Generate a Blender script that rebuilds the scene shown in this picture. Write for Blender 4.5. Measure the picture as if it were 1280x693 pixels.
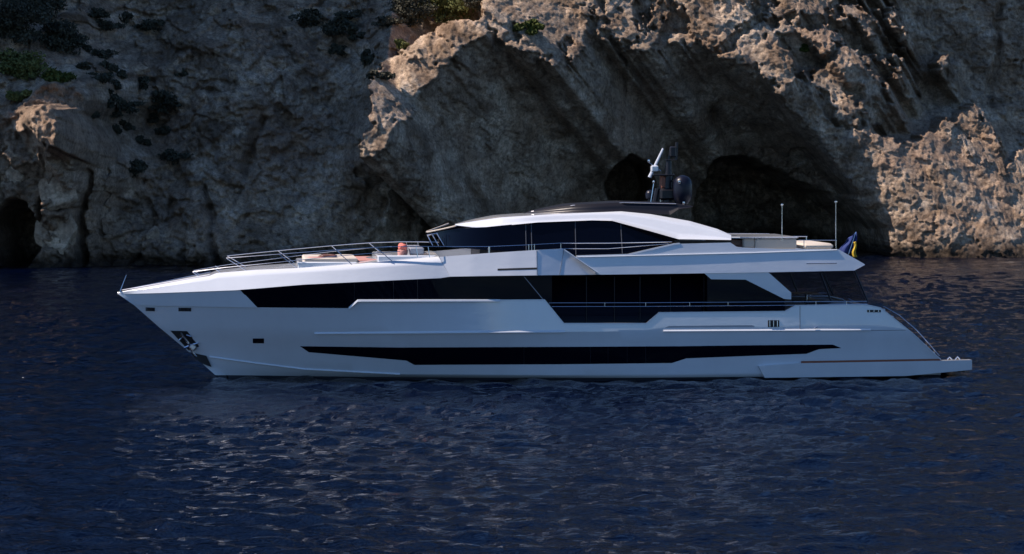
import bpy, math, random
import numpy as np
from mathutils import Vector

R = math.radians
for o in list(bpy.data.objects):
    bpy.data.objects.remove(o)
SC = bpy.context.scene
COL = SC.collection
random.seed(7)

# ------------------------------------------------------------------ camera
F = 3102.0          # focal length in photo pixels (photo 1280 x 693)
HZ = 205.0          # horizon row in the photo
H = 9.7             # camera height above the sea
cd = bpy.data.cameras.new('camera')
cd.sensor_width = 36.0
cd.lens = F / 1280 * 36
cd.shift_y = -(346.5 - HZ) / 1280
cd.clip_start = 1
cd.clip_end = 20000
cam = bpy.data.objects.new('camera', cd)
COL.objects.link(cam)
cam.location = (0, 0, H)
cam.rotation_euler = (R(90), 0, 0)
SC.camera = cam

# ------------------------------------------------------------------ light
SUN_EL = 50.0
SUN_A = 5.0          # sun comes from the left (-x), this many degrees towards the camera
L = Vector((-math.cos(R(SUN_EL)) * math.cos(R(SUN_A)), -math.cos(R(SUN_EL)) * math.sin(R(SUN_A)), math.sin(R(SUN_EL))))
W = bpy.data.worlds.new('World')
SC.world = W
W.use_nodes = True
nt = W.node_tree
bg = nt.nodes['Background']
sky = nt.nodes.new('ShaderNodeTexSky')
sky.sky_type = 'NISHITA'
sky.sun_disc = False
sky.sun_elevation = R(SUN_EL)
sky.sun_rotation = math.atan2(L.x, L.y)
sky.altitude = 600
sky.air_density = 1.0
sky.dust_density = 0.0
sky.ozone_density = 10.0
nt.links.new(sky.outputs[0], bg.inputs[0])
bg.inputs[1].default_value = 0.108
sl = bpy.data.lights.new('sun', 'SUN')
sl.energy = 5.0
sl.angle = R(0.5)
sl.color = (1.0, 0.86, 0.76)
sun = bpy.data.objects.new('sun', sl)
COL.objects.link(sun)
sun.rotation_euler = (-L).to_track_quat('-Z', 'Y').to_euler()
SC.view_settings.view_transform = 'Standard'
SC.view_settings.look = 'None'
SC.view_settings.exposure = 0.55
SC.view_settings.gamma = 1

# ------------------------------------------------------------------ helpers
def tag(o, label=None, cat=None, group=None, kind=None):
    for k, v in (('label', label), ('category', cat), ('group', group), ('kind', kind)):
        if v:
            o[k] = v
    return o

def link(o, parent=None):
    COL.objects.link(o)
    if parent:
        o.parent = parent
    return o

def empty(name, loc, rz=0):
    o = bpy.data.objects.new(name, None)
    o.empty_display_size = 0.3
    o.location = loc
    o.rotation_euler = (0, 0, rz)
    return link(o)

class MB:
    def __init__(s):
        s.v = []; s.f = []
    def add(s, vs, fs):
        n = len(s.v)
        s.v += [tuple(p) for p in vs]
        s.f += [tuple(i + n for i in f) for f in fs]
        return s
    def box(s, c, d, rz=0.0, ry=0.0, bev=0.0):
        cx, cy, cz = c; hx, hy, hz = d[0] / 2, d[1] / 2, d[2] / 2
        b = min(bev, hx * .9, hy * .9, hz * .9)
        pts = []
        lv = [(-hz, b), (-hz + b, 0), (hz - b, 0), (hz, b)] if b > 0 else [(-hz, 0), (hz, 0)]
        for z, ins in lv:
            x, y = hx - ins, hy - ins
            q = min(b, x * .9, y * .9) if b > 0 else 0
            if b > 0:
                ring = [(-x + q, -y), (x - q, -y), (x, -y + q), (x, y - q), (x - q, y), (-x + q, y), (-x, y - q), (-x, -y + q)]
            else:
                ring = [(-x, -y), (x, -y), (x, y), (-x, y)]
            pts.append([(a, bb, z) for a, bb in ring])
        n = len(pts[0]); vs = []
        for ring in pts:
            for x, y, z in ring:
                x2 = x * math.cos(ry) + z * math.sin(ry); z2 = -x * math.sin(ry) + z * math.cos(ry)
                x3 = x2 * math.cos(rz) - y * math.sin(rz); y3 = x2 * math.sin(rz) + y * math.cos(rz)
                vs.append((cx + x3, cy + y3, cz + z2))
        fs = [tuple(range(n))[::-1], tuple(range((len(pts) - 1) * n, len(pts) * n))]
        for k in range(len(pts) - 1):
            for i in range(n):
                j = (i + 1) % n
                fs.append((k * n + i, k * n + j, (k + 1) * n + j, (k + 1) * n + i))
        return s.add(vs, fs)
    def tube(s, pts, r, n=8, r2=None):
        pts = [Vector(p) for p in pts]; m = len(pts); vs = []
        for i, p in enumerate(pts):
            d = (pts[min(i + 1, m - 1)] - pts[max(i - 1, 0)]).normalized()
            a = d.cross(Vector((0, 0, 1)))
            if a.length < 1e-3:
                a = Vector((1, 0, 0))
            a.normalize(); b = d.cross(a)
            rr = r if r2 is None else r + (r2 - r) * i / (m - 1)
            for k in range(n):
                t = 2 * math.pi * k / n
                vs.append(p + a * math.cos(t) * rr + b * math.sin(t) * rr)
        fs = [tuple(range(n)), tuple(range((m - 1) * n, m * n))[::-1]]
        for i in range(m - 1):
            for k in range(n):
                j = (k + 1) % n
                fs.append((i * n + k, (i + 1) * n + k, (i + 1) * n + j, i * n + j))
        return s.add(vs, fs)
    def lathe(s, prof, c, n=20):
        vs = []; fs = []
        for r, z in prof:
            for k in range(n):
                t = 2 * math.pi * k / n
                vs.append((c[0] + r * math.cos(t), c[1] + r * math.sin(t), c[2] + z))
        m = len(prof)
        for i in range(m - 1):
            for k in range(n):
                j = (k + 1) % n
                fs.append((i * n + k, i * n + j, (i + 1) * n + j, (i + 1) * n + k))
        fs += [tuple(range(n))[::-1], tuple(range((m - 1) * n, m * n))]
        return s.add(vs, fs)
    def build(s, name, m, parent=None, smooth=0):
        me = bpy.data.meshes.new(name)
        me.from_pydata(s.v, [], s.f)
        me.validate()
        import bmesh
        bm = bmesh.new(); bm.from_mesh(me)
        bmesh.ops.remove_doubles(bm, verts=bm.verts, dist=0.0008)
        bmesh.ops.dissolve_degenerate(bm, edges=bm.edges, dist=0.0005)
        bmesh.ops.recalc_face_normals(bm, faces=bm.faces)
        if smooth:
            for e in bm.edges:
                if len(e.link_faces) == 2:
                    e.smooth = e.calc_face_angle(0) < R(smooth)
            for f in bm.faces:
                f.smooth = True
        bm.to_mesh(me); bm.free()
        me.materials.append(m)
        return link(bpy.data.objects.new(name, me), parent)

# ------------------------------------------------------------------ materials
def mat(name, col, rough=0.5, metal=0.0, spec=0.5, coat=0.0):
    m = bpy.data.materials.new(name); m.use_nodes = True
    b = m.node_tree.nodes['Principled BSDF']
    b.inputs['Base Color'].default_value = (*col, 1)
    b.inputs['Roughness'].default_value = rough
    b.inputs['Metallic'].default_value = metal
    b.inputs['Specular IOR Level'].default_value = spec
    b.inputs['Coat Weight'].default_value = coat
    b.inputs['Coat Roughness'].default_value = 0.05
    return m

class NT:
    def __init__(s, m):
        s.t = m.node_tree; s.b = s.t.nodes['Principled BSDF']
    def n(s, typ, **kw):
        nd = s.t.nodes.new('ShaderNode' + typ)
        for k, v in kw.items():
            if k.startswith('i_'):
                key = k[2:]
                key = int(key) if key.isdigit() else key.replace('_', ' ')
                nd.inputs[key].default_value = v
            else:
                setattr(nd, k, v)
        return nd
    def l(s, a, b):
        s.t.links.new(a, b)
    def ramp(s, src, stops):
        r = s.n('ValToRGB'); e = r.color_ramp.elements
        while len(e) < len(stops):
            e.new(0.5)
        for k, (p, c) in enumerate(stops):
            e[k].position = p; e[k].color = (*c, 1) if len(c) == 3 else c
        s.l(src, r.inputs[0]); return r
    def coords(s, scale=(1, 1, 1)):
        t = s.n('TexCoord'); mp = s.n('Mapping'); mp.inputs['Scale'].default_value = scale
        s.l(t.outputs['Object'], mp.inputs[0]); return mp.outputs[0]
    def noise(s, vec, sc, det=4, rough=0.55, dist=0.0):
        nd = s.n('TexNoise'); nd.inputs['Scale'].default_value = sc; nd.inputs['Detail'].default_value = det
        nd.inputs['Roughness'].default_value = rough; nd.inputs['Distortion'].default_value = dist
        s.l(vec, nd.inputs['Vector']); return nd.outputs['Fac']
    def mix(s, fac, a, b, mode='MIX'):
        m = s.n('Mix', data_type='RGBA', blend_type=mode)
        if isinstance(fac, float): m.inputs[0].default_value = fac
        else: s.l(fac, m.inputs[0])
        for k, x in ((6, a), (7, b)):
            if isinstance(x, tuple): m.inputs[k].default_value = (*x, 1)
            else: s.l(x, m.inputs[k])
        return m.outputs[2]
    def bump(s, h, strength, dist, prev=None):
        b = s.n('Bump'); b.inputs['Strength'].default_value = strength; b.inputs['Distance'].default_value = dist
        s.l(h, b.inputs['Height'])
        if prev: s.l(prev, b.inputs['Normal'])
        return b.outputs[0]

def m_paint(name, col, rough=0.22):
    m = mat(name, col, rough, coat=0.6); t = NT(m); v = t.coords((1, 1, 2.5))
    n1 = t.noise(v, 0.6, 5)
    r = t.ramp(n1, [(0.3, (rough * .7,) * 3), (0.75, (rough * 1.5,) * 3)])
    t.l(r.outputs[0], t.b.inputs['Roughness'])
    c = t.ramp(t.noise(t.coords((0.5, 0.5, 0.12)), 1.4, 6, .6), [(0.3, tuple(x * .93 for x in col)), (0.7, col)])
    t.l(c.outputs[0], t.b.inputs['Base Color'])
    t.l(t.bump(t.noise(v, 0.8, 3), 0.22, 0.05), t.b.inputs['Normal'])
    return m
WHITE = m_paint('white_gelcoat', (0.57, 0.60, 0.64), 0.12)
GREY = m_paint('grey_paint', (0.32, 0.33, 0.36), 0.35)
BLACK = mat('black_paint', (0.010, 0.010, 0.014), 0.38, spec=0.3)
BOOT = mat('antifouling_black', (0.01, 0.012, 0.02), 0.6)
GLASS = mat('dark_tinted_glass', (0.0012, 0.0018, 0.006), 0.03, spec=0.12)
SLOT = mat('dark_recess', (0.006, 0.006, 0.008), 0.7)
STEEL = mat('polished_steel', (0.62, 0.62, 0.64), 0.18, metal=1.0)
SEAM = mat('panel_seam', (0.05, 0.055, 0.07), 0.6)
CORAL = mat('coral_fabric', (0.60, 0.16, 0.12), 0.9)
PINK = mat('dusty_pink_fabric', (0.42, 0.20, 0.17), 0.9)
CREAM = mat('cream_fabric', (0.50, 0.44, 0.37), 0.9)
DOME = mat('navy_dome', (0.006, 0.007, 0.016), 0.35, spec=0.25)
RUST = mat('copper_brown', (0.22, 0.07, 0.035), 0.6)
TABLE = mat('brown_wood', (0.11, 0.045, 0.03), 0.4)
BEIGE = mat('beige_curtain', (0.30, 0.26, 0.20), 0.9)
BLUE = mat('blue_cloth', (0.012, 0.03, 0.14), 0.85)
YELLOW = mat('yellow_cloth', (0.55, 0.37, 0.03), 0.85)
TINT = bpy.data.materials.new('tinted_clear_glass'); TINT.use_nodes = True
_t = NT(TINT); _o = TINT.node_tree.nodes['Material Output']
_tr = _t.n('BsdfTransparent'); _tr.inputs[0].default_value = (0.6, 0.61, 0.64, 1)
_gl = _t.n('BsdfGlossy'); _gl.inputs['Roughness'].default_value = 0.03
_fr = _t.n('Fresnel', i_IOR=1.15); _mx = _t.n('MixShader')
_t.l(_fr.outputs[0], _mx.inputs[0]); _t.l(_tr.outputs[0], _mx.inputs[1]); _t.l(_gl.outputs[0], _mx.inputs[2]); _t.l(_mx.outputs[0], _o.inputs[0])
def m_teak():
    m = mat('teak_deck', (0.30, 0.19, 0.12), 0.6); t = NT(m)
    w = t.n('TexWave', bands_direction='Y'); w.inputs['Scale'].default_value = 3.2
    t.l(t.coords(), w.inputs[0])
    r = t.ramp(w.outputs[1], [(0.0, (0.05, 0.04, 0.03)), (0.12, (0.15, 0.10, 0.07)), (1.0, (0.19, 0.13, 0.10))])
    t.l(r.outputs[0], t.b.inputs['Base Color'])
    return m
TEAK = m_teak()

# ------------------------------------------------------------------ numpy noise
def _hash(ix, iy, seed):
    h = (ix.astype(np.int64) * 374761393 + iy.astype(np.int64) * 668265263 + seed * 974634777) & 0xffffffff
    h = ((h ^ (h >> 13)) * 1274126177) & 0xffffffff
    h = h ^ (h >> 16)
    return (h & 0xffffff) / float(0xffffff)
def vnoise(x, y, seed):
    ix = np.floor(x); iy = np.floor(y); fx = x - ix; fy = y - iy
    fx = fx * fx * fx * (fx * (fx * 6 - 15) + 10); fy = fy * fy * fy * (fy * (fy * 6 - 15) + 10)
    a = _hash(ix, iy, seed); b = _hash(ix + 1, iy, seed); c = _hash(ix, iy + 1, seed); d = _hash(ix + 1, iy + 1, seed)
    return (a + (b - a) * fx) * (1 - fy) + (c + (d - c) * fx) * fy
def fbm(x, y, seed, octv=4, gain=0.5):
    s = 0; a = 1; t = 0
    for k in range(octv):
        c, q = math.cos(k * 1.1), math.sin(k * 1.1)
        s = s + a * (vnoise((x * c + y * q) * 2 ** k, (y * c - x * q) * 2 ** k, seed + k) - 0.5); t += a; a *= gain
    return s / t * 2
def ridged(x, y, seed, octv=4, gain=0.5):
    s = 0; a = 1; t = 0
    for k in range(octv):
        c, q = math.cos(k * .8), math.sin(k * .8)
        s = s + a * (1 - np.abs(2 * vnoise((x * c + y * q) * 2 ** k, (y * c - x * q) * 2 ** k, seed + k) - 1)); t += a; a *= gain
    return s / t
def worley(x, y, seed):
    ix = np.floor(x); iy = np.floor(y)
    f1 = np.full(x.shape, 9.0); f2 = np.full(x.shape, 9.0); cid = np.zeros(x.shape)
    for dx in (-1, 0, 1):
        for dy in (-1, 0, 1):
            cx = ix + dx; cy = iy + dy
            px = cx + _hash(cx, cy, seed); py = cy + _hash(cx, cy, seed + 5)
            d = np.hypot(x - px, y - py); v = _hash(cx, cy, seed + 9)
            n = d < f1
            f2 = np.where(n, f1, np.minimum(f2, d)); cid = np.where(n, v, cid); f1 = np.where(n, d, f1)
    return f1, f2, cid
def facet(x, y, seed, tilt=1.0):
    ix = np.floor(x); iy = np.floor(y)
    f1 = np.full(x.shape, 9.0); h = np.zeros(x.shape)
    for dx in (-1, 0, 1):
        for dy in (-1, 0, 1):
            cx = ix + dx; cy = iy + dy
            ox = x - cx - _hash(cx, cy, seed); oy = y - cy - _hash(cx, cy, seed + 5)
            d = np.abs(ox) + np.abs(oy) * .8 + .35 * np.hypot(ox, oy)
            v = (_hash(cx, cy, seed + 9) - .5) * .8 + tilt * ((_hash(cx, cy, seed + 13) - .5) * 2 * ox + (_hash(cx, cy, seed + 17) - .5) * 2 * oy)
            n = d < f1
            h = np.where(n, v, h); f1 = np.where(n, d, f1)
    return h
def sstep(a, b, x):
    t = np.clip((x - a) / (b - a), 0, 1); return t * t * (3 - 2 * t)

def grid_mesh(name, X, Y, Z, m, attrs=None):
    nr, nc = X.shape
    co = np.stack([X, Y, Z], -1).reshape(-1, 3).astype(np.float32)
    idx = np.arange(nr * nc).reshape(nr, nc)
    q = np.stack([idx[:-1, :-1], idx[:-1, 1:], idx[1:, 1:], idx[1:, :-1]], -1).reshape(-1, 4).astype(np.int32)
    me = bpy.data.meshes.new(name)
    me.vertices.add(len(co)); me.vertices.foreach_set('co', co.ravel())
    me.loops.add(q.size); me.loops.foreach_set('vertex_index', q.ravel())
    me.polygons.add(len(q)); me.polygons.foreach_set('loop_start', np.arange(0, q.size, 4, dtype=np.int32))
    me.polygons.foreach_set('loop_total', np.full(len(q), 4, dtype=np.int32))
    me.update(calc_edges=True)
    me.polygons.foreach_set('use_smooth', np.ones(len(q), dtype=bool))
    for k, a in (attrs or {}).items():
        at = me.attributes.new(k, 'FLOAT', 'POINT'); at.data.foreach_set('value', a.reshape(-1).astype(np.float32))
    me.materials.append(m)
    return link(bpy.data.objects.new(name, me))

# ================================================================== SEA
def axis(lo, hi, fine, outlo, outhi, g=1.12):
    a = list(np.arange(lo, hi, fine)); s = fine
    while a[-1] < outhi:
        s *= g; a.append(a[-1] + s)
    s = fine; b = []
    p = lo
    while p > outlo:
        s *= g; p -= s; b.append(p)
    return np.array(b[::-1] + a)
def make_sea():
    m = mat('sea_water', (0.0002, 0.0014, 0.0080), 0.06, spec=0.32); t = NT(m)
    t.b.inputs['IOR'].default_value = 1.333
    tc = t.n('TexCoord'); mp = t.n('Mapping'); mp.inputs['Scale'].default_value = (0.75, 1.0, 1.0); mp.inputs['Rotation'].default_value = (0, 0, R(14))
    t.l(tc.outputs['Object'], mp.inputs[0]); v = mp.outputs[0]
    b1 = t.bump(t.noise(v, 1.5, 4, .6, .5), 1.0, 0.13)
    b2 = t.bump(t.noise(v, 6.0, 3, .6, .4), 1.0, 0.05, b1)
    t.l(b2, t.b.inputs['Normal'])
    xs = axis(-34, 34, 0.2, -9000, 9000, 1.10)
    ys = [-3000, -800, -200, -60, 0, 25, 40]
    y = 52.0
    while y < 12000:
        ys.append(y); y += 0.17 * max(1, (y / 75.0) ** 1.5) if y < 320 else y * 0.2
    X, Y = np.meshgrid(xs, np.array(ys))
    Z = np.zeros_like(X)
    rs = np.random.RandomState(3)
    for k in range(80):
        lam = 0.5 * (3.4 / 0.5) ** rs.rand()
        th = R(rs.normal(80, 32))
        A = 0.0062 * lam ** 1.0 * (0.5 + rs.rand()) * (1 if lam < 2.5 else 0.55)
        kx, ky = math.cos(th) * 2 * math.pi / lam, math.sin(th) * 2 * math.pi / lam
        ph = kx * X + ky * Y + rs.rand() * 6.28 + 0.6 * np.sin(X * .11 + k) + 0.6 * np.sin(Y * .09 + 2 * k)
        fade = np.clip(1.6 - np.maximum(Y, 60) / (lam * 220), 0, 1)
        Z += A * fade * (np.sin(ph) + 0.22 * np.sin(2 * ph + 1.3))
    gust = 0.65 + 0.7 * (fbm(X / 17, Y / 26, 5, 3) * .5 + .5)
    far = np.clip((900 - np.hypot(X, Y)) / 600, 0, 1)
    Z *= gust * far
    o = grid_mesh('sea', X, Y, Z, m)
    tag(o, 'dark blue rippled sea', kind='structure')
make_sea()

# ================================================================== CLIFF
CTRL = [  # photo column, photo row, distance
 (-20,335,231),(0,260,231),(50,335,229),(100,335,231),(0,200,229),(60,205,227),(105,230,231),(30,150,224),(85,135,225),(85,170,226),(40,110,232),(40,70,238),(40,10,247),
 (140,335,235),(140,250,239),(140,150,245),(140,60,253),(150,0,260),(250,332,235),(250,250,240),(250,150,247),(250,60,254),(250,0,262),
 (370,330,238),(370,250,244),(370,150,250),(370,60,256),(370,0,263),(440,330,243),(440,230,246),(430,150,250),(440,80,254),(440,0,263),
 (462,195,240),(490,150,239),(520,100,240),(560,60,242),(600,28,245),(545,15,252),(500,0,258),
 (520,210,248),(560,130,250),(600,110,252),(560,330,253),(620,70,252),
 (650,320,260),(650,210,258),(660,120,256),(640,60,252),(690,40,254),(700,0,257),
 (740,80,259),(740,160,264),(740,300,268),(790,60,262),(800,0,261),(820,180,269),(820,300,275),(870,30,262),(880,130,268),
 (900,200,278),(950,260,283),(1000,310,287),(1000,180,273),(1050,250,274),(1070,300,276),(940,60,265),(950,130,270),
 (1000,110,272),(1080,60,275),(1080,140,275),(1150,50,279),(1150,130,277),(1250,50,282),(1290,0,285),(1260,130,280),
 (1110,200,271),(1110,310,268),(1180,160,274),(1180,250,271),(1180,313,268),(1280,313,268),(1290,200,276)]
def unp(px, py, Y):
    return (px - 640) / F * Y, H + (HZ - py) / F * Y
def tps_fit(pts, vals, lam=0.6):
    P = np.array(pts); n = len(P)
    d = np.hypot(P[:, None, 0] - P[None, :, 0], P[:, None, 1] - P[None, :, 1])
    K = np.where(d > 0, d * d * np.log(d + 1e-9), 0) + lam * np.eye(n)
    A = np.zeros((n + 3, n + 3)); A[:n, :n] = K; A[:n, n] = 1; A[:n, n + 1:] = P; A[n, :n] = 1; A[n + 1:, :n] = P.T
    return P, np.linalg.solve(A, np.concatenate([vals, [0, 0, 0]]))
def tps_eval(fit, X, Z):
    P, w = fit; out = w[len(P)] + w[len(P) + 1] * X + w[len(P) + 2] * Z
    for k in range(len(P)):
        d2 = (X - P[k, 0]) ** 2 + (Z - P[k, 1]) ** 2
        out = out + w[k] * 0.5 * d2 * np.log(d2 + 1e-9)
    return out
LIT = [
 [(452,200),(458,170),(472,140),(462,98),(490,72),(545,32),(600,22),(614,44),(575,60),(548,95),(528,112),(516,150),(492,172),(478,196)],
 [(598,22),(610,-30),(745,-30),(738,30),(722,70),(700,88),(668,74),(634,60)],
 [(745,-30),(790,-30),(794,10),(788,54),(766,54),(756,20)],
 [(826,-30),(846,-30),(832,20),(818,58),(802,60),(804,40),(818,20)],
 [(842,0),(880,-8),(908,-30),(938,-10),(935,15),(915,40),(890,66),(872,62),(862,40)],
 [(908,66),(925,45),(948,28),(962,44),(968,80),(985,108),(1004,140),(1030,168),(1024,190),(990,158),(965,130),(945,112),(938,80),(922,72)],
 [(990,44),(1024,34),(1040,58),(1062,66),(1070,102),(1034,112),(1000,114),(1008,92),(1024,80),(1000,66)],
 [(1030,125),(1052,130),(1050,150),(1034,146)],
 [(955,-20),(1010,-25),(1040,0),(1020,25),(975,20)],
 [(1160,74),(1176,72),(1178,86),(1164,88)],
 [(1002,166),(1060,166),(1118,178),(1150,168),(1168,150),(1190,150),(1200,136),(1216,134),(1238,168),(1246,215),(1262,190),(1300,180),(1300,325),(1096,325),(1082,272),(1060,252),(1030,212)],
 [(0,142),(48,130),(90,130),(96,150),(84,180),(62,188),(40,165),(10,162)],
]
def inpoly(px, py, poly):
    r = np.zeros(px.shape, bool); n = len(poly)
    for i in range(n):
        x1, y1 = poly[i]; x2, y2 = poly[(i + 1) % n]
        if y1 == y2: continue
        c = ((y1 > py) != (y2 > py)) & (px < (x2 - x1) * (py - y1) / (y2 - y1) + x1)
        r ^= c
    return r
def softblob(px, py, cx, cy, rx, ry, e=0.25):
    return 1 - sstep(1 - e, 1 + e, np.hypot((px - cx) / rx, (py - cy) / ry))
def rock_material(name, tidal):
    m = mat(name, (0.3, 0.26, 0.22), 0.92, spec=0.25); t = NT(m)
    v = t.coords(); vs = t.coords((1.0, 0.35, 0.16))
    base = t.ramp(t.noise(v, 0.22, 7, .62, .6), [(0.30, (0.24, 0.155, 0.090)), (0.44, (0.50, 0.365, 0.250)), (0.56, (0.70, 0.55, 0.400)), (0.72, (0.87, 0.73, 0.565))])
    if tidal:
        at = t.n('Attribute', attribute_name='blk'); br = t.ramp(at.outputs['Fac'], [(0.15, (0.62, 0.60, 0.60)), (0.5, (0.9, 0.88, 0.86)), (0.85, (1.3, 1.3, 1.32))])
        b0 = t.mix(0.9, base.outputs[0], br.outputs[0], 'MULTIPLY')
        a2 = t.n('Attribute', attribute_name='soil_crack_shade'); b0 = t.mix(a2.outputs['Fac'], b0, (0.24, 0.17, 0.115))
    else:
        b0 = base.outputs[0]
    och = t.ramp(t.noise(t.coords((0.5, 0.5, 0.9)), 0.13, 5, .6, 1.0), [(0.5, (0, 0, 0)), (0.66, (1, 1, 1))])
    c1 = t.mix(och.outputs[0], b0, (0.50, 0.35, 0.24))
    stn = t.ramp(t.noise(vs, 1.1, 6, .65, .5), [(0.40, (0.42, 0.42, 0.44)), (0.56, (1, 1, 1))])
    c2 = t.mix(0.5, c1, stn.outputs[0], 'MULTIPLY')
    fine = t.ramp(t.noise(v, 2.9, 9, .78, .4), [(0.40, (0.40, 0.37, 0.35)), (0.56, (1.12, 1.10, 1.08))])
    c3 = t.mix(0.8, c2, fine.outputs[0], 'MULTIPLY')
    # dark tide line stain
    sx = t.n('SeparateXYZ'); tc = t.n('TexCoord'); t.l(tc.outputs['Object'], sx.inputs[0])
    ad = t.n('Math', operation='ADD'); mu = t.n('Math', operation='MULTIPLY'); mu.inputs[1].default_value = 2.2
    t.l(t.noise(v, 0.7, 4), mu.inputs[0]); t.l(sx.outputs[2], ad.inputs[0]); t.l(mu.outputs[0], ad.inputs[1])
    tide = t.ramp(ad.outputs[0], [(0.0, (0.16, 0.15, 0.14)), (1.0, (1, 1, 1))])
    mr = t.n('MapRange'); mr.inputs['From Min'].default_value = 1.6; mr.inputs['From Max'].default_value = 3.2
    t.l(ad.outputs[0], mr.inputs[0]); t.l(mr.outputs[0], tide.inputs[0])
    c4 = t.mix(1.0, c3, tide.outputs[0], 'MULTIPLY')
    if tidal:   # dark green added on the unseen upper cliff, darkens its reflection in the sea
        m2 = t.n('MapRange'); m2.inputs['From Min'].default_value = 33.0; m2.inputs['From Max'].default_value = 37.0
        t.l(ad.outputs[0], m2.inputs[0])
        gm = t.ramp(t.noise(v, 0.9, 6, .7), [(0.42, (0.030, 0.036, 0.020)), (0.62, (0.07, 0.075, 0.04)), (0.7, (0.3, 0.26, 0.22))])
        c4 = t.mix(m2.outputs[0], c4, gm.outputs[0])
    t.l(c4 if tidal else c3, t.b.inputs['Base Color'])
    b = t.bump(t.noise(v, 1.3, 9, .75), 0.9, 0.55)
    b = t.bump(t.noise(v, 4.5, 6, .75), 0.9, 0.16, b)
    t.l(b, t.b.inputs['Normal'])
    return m
CL = {}
def make_cliff():
    xs = axis(-57, 62, 0.105, -190, 190, 1.16)
    zs = np.concatenate([np.arange(-2.6, 34, 0.105), np.arange(34, 44, 0.35), np.arange(44, 84, 1.3)])[::-1]
    X, Z = np.meshgrid(xs, zs)
    fit = tps_fit([unp(a, b, c) for a, b, c in CTRL], np.array([c for a, b, c in CTRL], float))
    Xc = np.clip(X, -52, 62); Zc = np.clip(Z, -1.5, 29)
    Yn = tps_eval(fit, Xc, Zc)
    px = 640 + F * X / Yn; py = HZ + F * (H - Z) / Yn
    wx = 9 * fbm(X / 2.6, Z / 2.6, 11, 4); wy = 9 * fbm(X / 2.6, Z / 2.6, 21, 4)
    mx = 10 * fbm(X / 1.5, Z / 1.3, 12, 4, .75); my = 10 * fbm(X / 1.5, Z / 1.3, 22, 4, .75); mholes = fbm(X / 1.9, Z / 1.5, 25, 4, .65)
    qx = px + wx; qy = py + wy
    # rubble slope on the left, smoother fluted walls on the right
    rub = sstep(470, 400, px + 0.6 * (py - 150)) 
    big = fbm(X / 11, Z / 9, 31, 3)
    rr = ridged(X / 5.5 + big, Z / 6.5, 41, 5, .55)
    f1, f2, cid = worley(X / 2.3 + .5 * wx / 9, Z / 1.7 + .5 * wy / 9, 51)
    g1, g2, gid = worley(X / 0.95 + .4 * wx / 9, Z / 0.75 + .4 * wy / 9, 61)
    N = 1.5 * big - 1.6 * (rr - .6)
    N += rub * (-1.3 * (f2 - f1) * cid - 0.35 * (g2 - g1) + 0.9 * cid)
    crag = (1 - rub)
    flute = ridged(X / 1.5 + 0.5 * fbm(X / 3, Z / 5, 71, 2), Z / 11, 72, 4, .55)
    N += crag * (-0.75 * (flute - .6) - 0.22 * (f2 - f1) + 0.30 * fbm(X / 1.1, Z / 0.9, 81, 4))
    smooth_zone = softblob(px, py, 650, 190, 150, 110, .4) + softblob(px, py, 830, 150, 110, 60, .4)
    N *= 1 - 0.55 * np.clip(smooth_zone, 0, 1)
    # fissures
    for (ax, ay, bx, by, w, dp) in [(50,205,45,300,3,2.2),(104,215,95,330,5,3),(50,262,104,258,2.5,1.2),(330,150,300,215,5,2),(250,235,275,330,4,1.6),
                                   (200,60,160,130,10,1.6),(655,130,658,230,3,1.4),(600,90,615,190,3,.9),(1170,60,1190,300,3,1.2),(1250,10,1240,130,4,1.3),(1120,20,1090,150,3,1.0)]:
        tt = np.clip(((qx - ax) * (bx - ax) + (qy - ay) * (by - ay)) / ((bx - ax) ** 2 + (by - ay) ** 2), 0, 1)
        d = np.hypot(qx - ax - tt * (bx - ax), qy - ay - tt * (by - ay))
        N += dp * np.exp(-(d / w) ** 2)
    Y = Yn + N * 1.25
    # unseen headland at far left and brow overhead, added to shade the cliff
    Y = Y * (1 - sstep(-49, -56, X)) + (229 + 1.5 * big) * sstep(-49, -56, X)
    up = np.maximum(Z - 31, 0)
    land = sstep(-49, -56, X)
    Y += (1 - land) * (up * 0.55 + np.maximum(Z - 48, 0) * 1.2) + land * np.maximum(Z - 66, 0) * 2.0
    Y -= 2.2 * np.exp(-((Z - 33.5) / 2.2) ** 2) * sstep(-6, 4, X)
    # wave-cut notch and caves
    Y += 1.3 * np.exp(-((Z - 0.2 - .5 * big) / 1.0) ** 2) * (0.5 + vnoise(X / 3, Z * 0, 91))
    cave = np.zeros_like(X)
    cave = np.maximum(cave, softblob(qx, qy, 16, 300, 26, 46, .12) * 0.8)
    cave = np.maximum(cave, np.clip(softblob(qx, qy, 786, 232, 28, 31, .16), 0, 1))
    arch = np.interp(qx, [855,868,885,905,940,985,1020,1050,1075,1092], [330,240,205,196,203,222,238,255,278,325])
    cave = np.maximum(cave, sstep(-5, 7, qy - arch) * (qx > 856) * (qx < 1092))
    left2 = np.interp(qx, [520,540,565,590,612,630], [330,222,200,198,215,330])
    shallow = sstep(-6, 10, qy - left2) * (qx > 520) * (qx < 630)
    lip = np.interp(qx, [600,680,735,800,860,930,1000,1060], [190,165,125,118,110,118,175,250])
    shallow2 = sstep(-3, 12, qy - lip) * (qx > 690) * (qx < 1060)
    Y += cave * 14 + shallow * 2.4 + shallow2 * 1.0
    lit = np.zeros(X.shape, bool)
    for p in LIT:
        lit |= inpoly(px + wx * .5 + mx, py + wy * .5 + my, p)
    mott = inpoly(px + mx, py + my, [(740,-30),(1110,-30),(1120,60),(1085,175),(1010,165),(960,130),(900,78),(800,66),(745,62)]) & (mholes + .5 * fbm(X / .8, Z / .7, 181, 3) > .20)
    lit &= Z < 30
    lit &= (mholes > -0.46) | ((px > 1010) & (py > 175))
    lit |= mott & (Z < 30)
    lit &= cave < .3
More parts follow.
